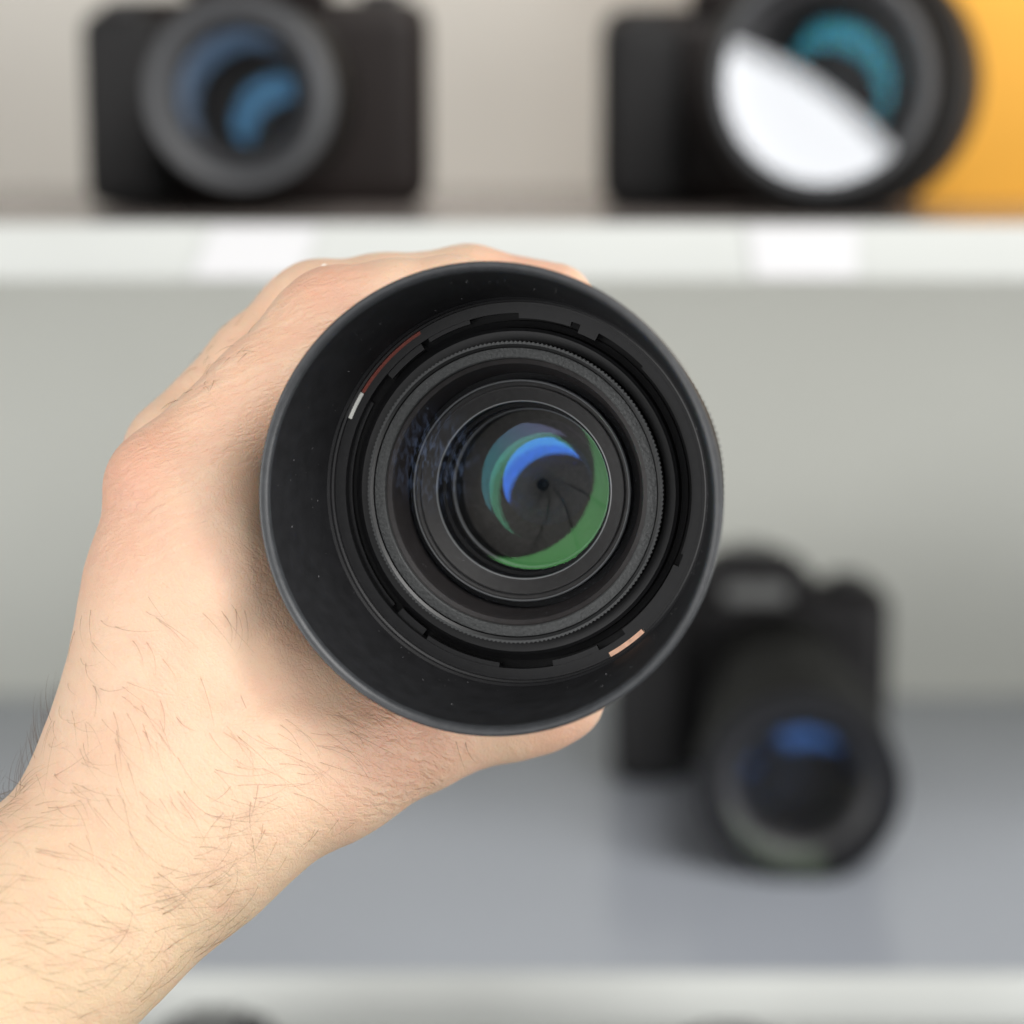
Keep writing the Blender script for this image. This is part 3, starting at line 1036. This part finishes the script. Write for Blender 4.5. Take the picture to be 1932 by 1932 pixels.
# --- right camera on the upper shelf, its front filter mirroring a bright lamp
gB = wp(1552, 152, 0.960)
axB = Vector((0.345, 0.94, 0.0)).normalized()
tB = thing('digital_camera', 'black camera with a half white mirrored front filter, before the orange box', 'camera',
           Matrix.Translation((.1165, 1.085, Z_U)), 'cameras on display')
cam_body(tB, .147, .093, .06, -1, M_body_w)
mB = axis_matrix(tB, gB, axB)
mesh_obj('lens_barrel', *lathe([(46.5, 2), (47, 24), (45, 26), (45, 70), (42, 74), (40, 150)], 96), M_barrel2, tB, 30, mB)
mesh_obj('front_ring', *lathe([(46.5, 3), (46.5, .4), (46, 0), (42.4, 0.4), (42.0, 1)], 96), M_silver, tB, 30, mB)
mesh_obj('inner_cone', *lathe([(42.0, 1), (41, 6), (36, 12), (33, 16), (30, 17), (27, 26), (26, 44), (.5, 44)], 96), M_dark, tB, 30, mB)
mesh_obj('inner_ring', *lathe([(41.2, 5), (40.8, 4.7), (36.4, 9), (36.0, 11.5)], 96), M_midgrey, tB, 30, mB)
mesh_obj('reversed_hood', *lathe([(47.2, 20), (52, 19), (57.2, 26), (57.7, 30), (56, 66), (53.5, 66), (53.5, 30), (47.2, 27)], 96, True), M_rubber, tB, 30, mB)
v, f = lathe([(.05, 1.2), (14, 1.2), (28, 1.2), (42, 1.2)], 72)
mesh_obj('filter_glass', v, f, coating('filter_mirror', (.74, .755, .78)), tB, 180, mB)
element('lens_element', wp(1600, 140, .985), axB, 25, (1556, 196), 104, True, coating('coating_teal_bright', (.012, .085, .115)), tB, 64, 12)
# the lamp that filter mirrors: its edge falls across the middle of the glass
inc = (gB - CAM_POS).normalized()
refl = (inc - axB * (2 * inc.dot(axB))).normalized()
LB_Y = -0.12
hit = gB + refl * ((LB_Y - gB.y) / refl.y)
LB_R = 0.36
edge_n = Vector((0.61, 0, 0.79))
lb = area_lamp('side_lamp', hit - edge_n * (LB_R + .028), (hit - edge_n * (LB_R + .028)) + Vector((.35, 1, .05)), 2 * LB_R, 1.25 * math.pi * math.pi * LB_R ** 2, (1, 1, 1), 'DISK')

# --- camera on the lower shelf, long lens resting towards us
fC = wp(1512, 1490, 1.016)
tC = thing('digital_camera', 'black camera with a long lens pointing forward and down on the lower shelf', 'camera',
           Matrix.Translation((.130, 1.195, Z_L)), 'cameras on display')
cam_body(tC, .150, .101, .05, -1, M_body, True, .72)
bm_obj('flash_front', box(-.018, .018, -.0085, -.004, .096, .108, .004, 3), mat('flash_grey', (.12, .122, .12), .45), tC)
axC = (Vector((.142, 1.195, Z_L + .056)) - fC).normalized()
mC = axis_matrix(tC, fC, axC)
mesh_obj('lens_barrel', *lathe([(47, 1), (47, 40), (43, 44), (43, 60), (41, 64), (41, 110), (36, 116), (35, 178)], 96), M_barrel2, tC, 30, mC)
mesh_obj('front_ring', *lathe([(47, 2), (46.8, .4), (46.1, 0), (38, .6), (37.5, 2)], 96), mat('front_ring_dark', (.008, .0085, .0105), .55, .25), tC, 30, mC)
mesh_obj('inner_cone', *lathe([(37.5, 2), (36, 8), (31, 12), (26, 17), (22, 30), (.5, 30)], 96), M_dark, tC, 30, mC)
mesh_obj('inner_ring', *lathe([(36.3, 7), (36, 6.6), (31, 10.5), (30.8, 12)], 96), M_midgrey, tC, 30, mC)
element('lens_element', wp(1500, 1480, 1.03), axC, 27.5, (1532, 1522), 128, True, coating('coating_royal_blue', (.02, .055, .15)), tC, 64, 12)
element('lens_element', wp(1510, 1490, 1.026), axC, 35, (1510, 1465), 142, False, coating('coating_olive', (.018, .024, .015)), tC, 64, 12)

# --- two cameras on the bottom shelf, only their tops in view
for lab, u, top_v in (('black camera top just below the forearm at the picture bottom', 385, 1962), ('black camera top below the white shelf edge at lower right', 1390, 1992)):
    Yd = Y_F - .085
    q = wp(u, top_v, Yd)
    t = thing('digital_camera', lab, 'camera', Matrix.Translation((q.x, Yd, Z_L - .245)), 'cameras on display')
    hh = q.z - (Z_L - .245) - .031
    cam_body(t, .13, hh, .05, -1, M_body)
    mesh_obj('lens_barrel', *lathe([(34, 0), (34, 40), (30, 42), (30, 62)], 64), M_barrel2, t, 30, Matrix.Translation((0, -.06, hh * .5)) @ Matrix.Rotation(rad(90), 4, 'X'))
    mesh_obj('front_element', *lathe([(.2, -2), (10, -1.2), (20, 2), (30, 7), (33, 1), (34, 0)], 64), M_dark, t, 30, Matrix.Translation((0, -.06, hh * .5)) @ Matrix.Rotation(rad(90), 4, 'X'))
bpy.context.view_layer.update()
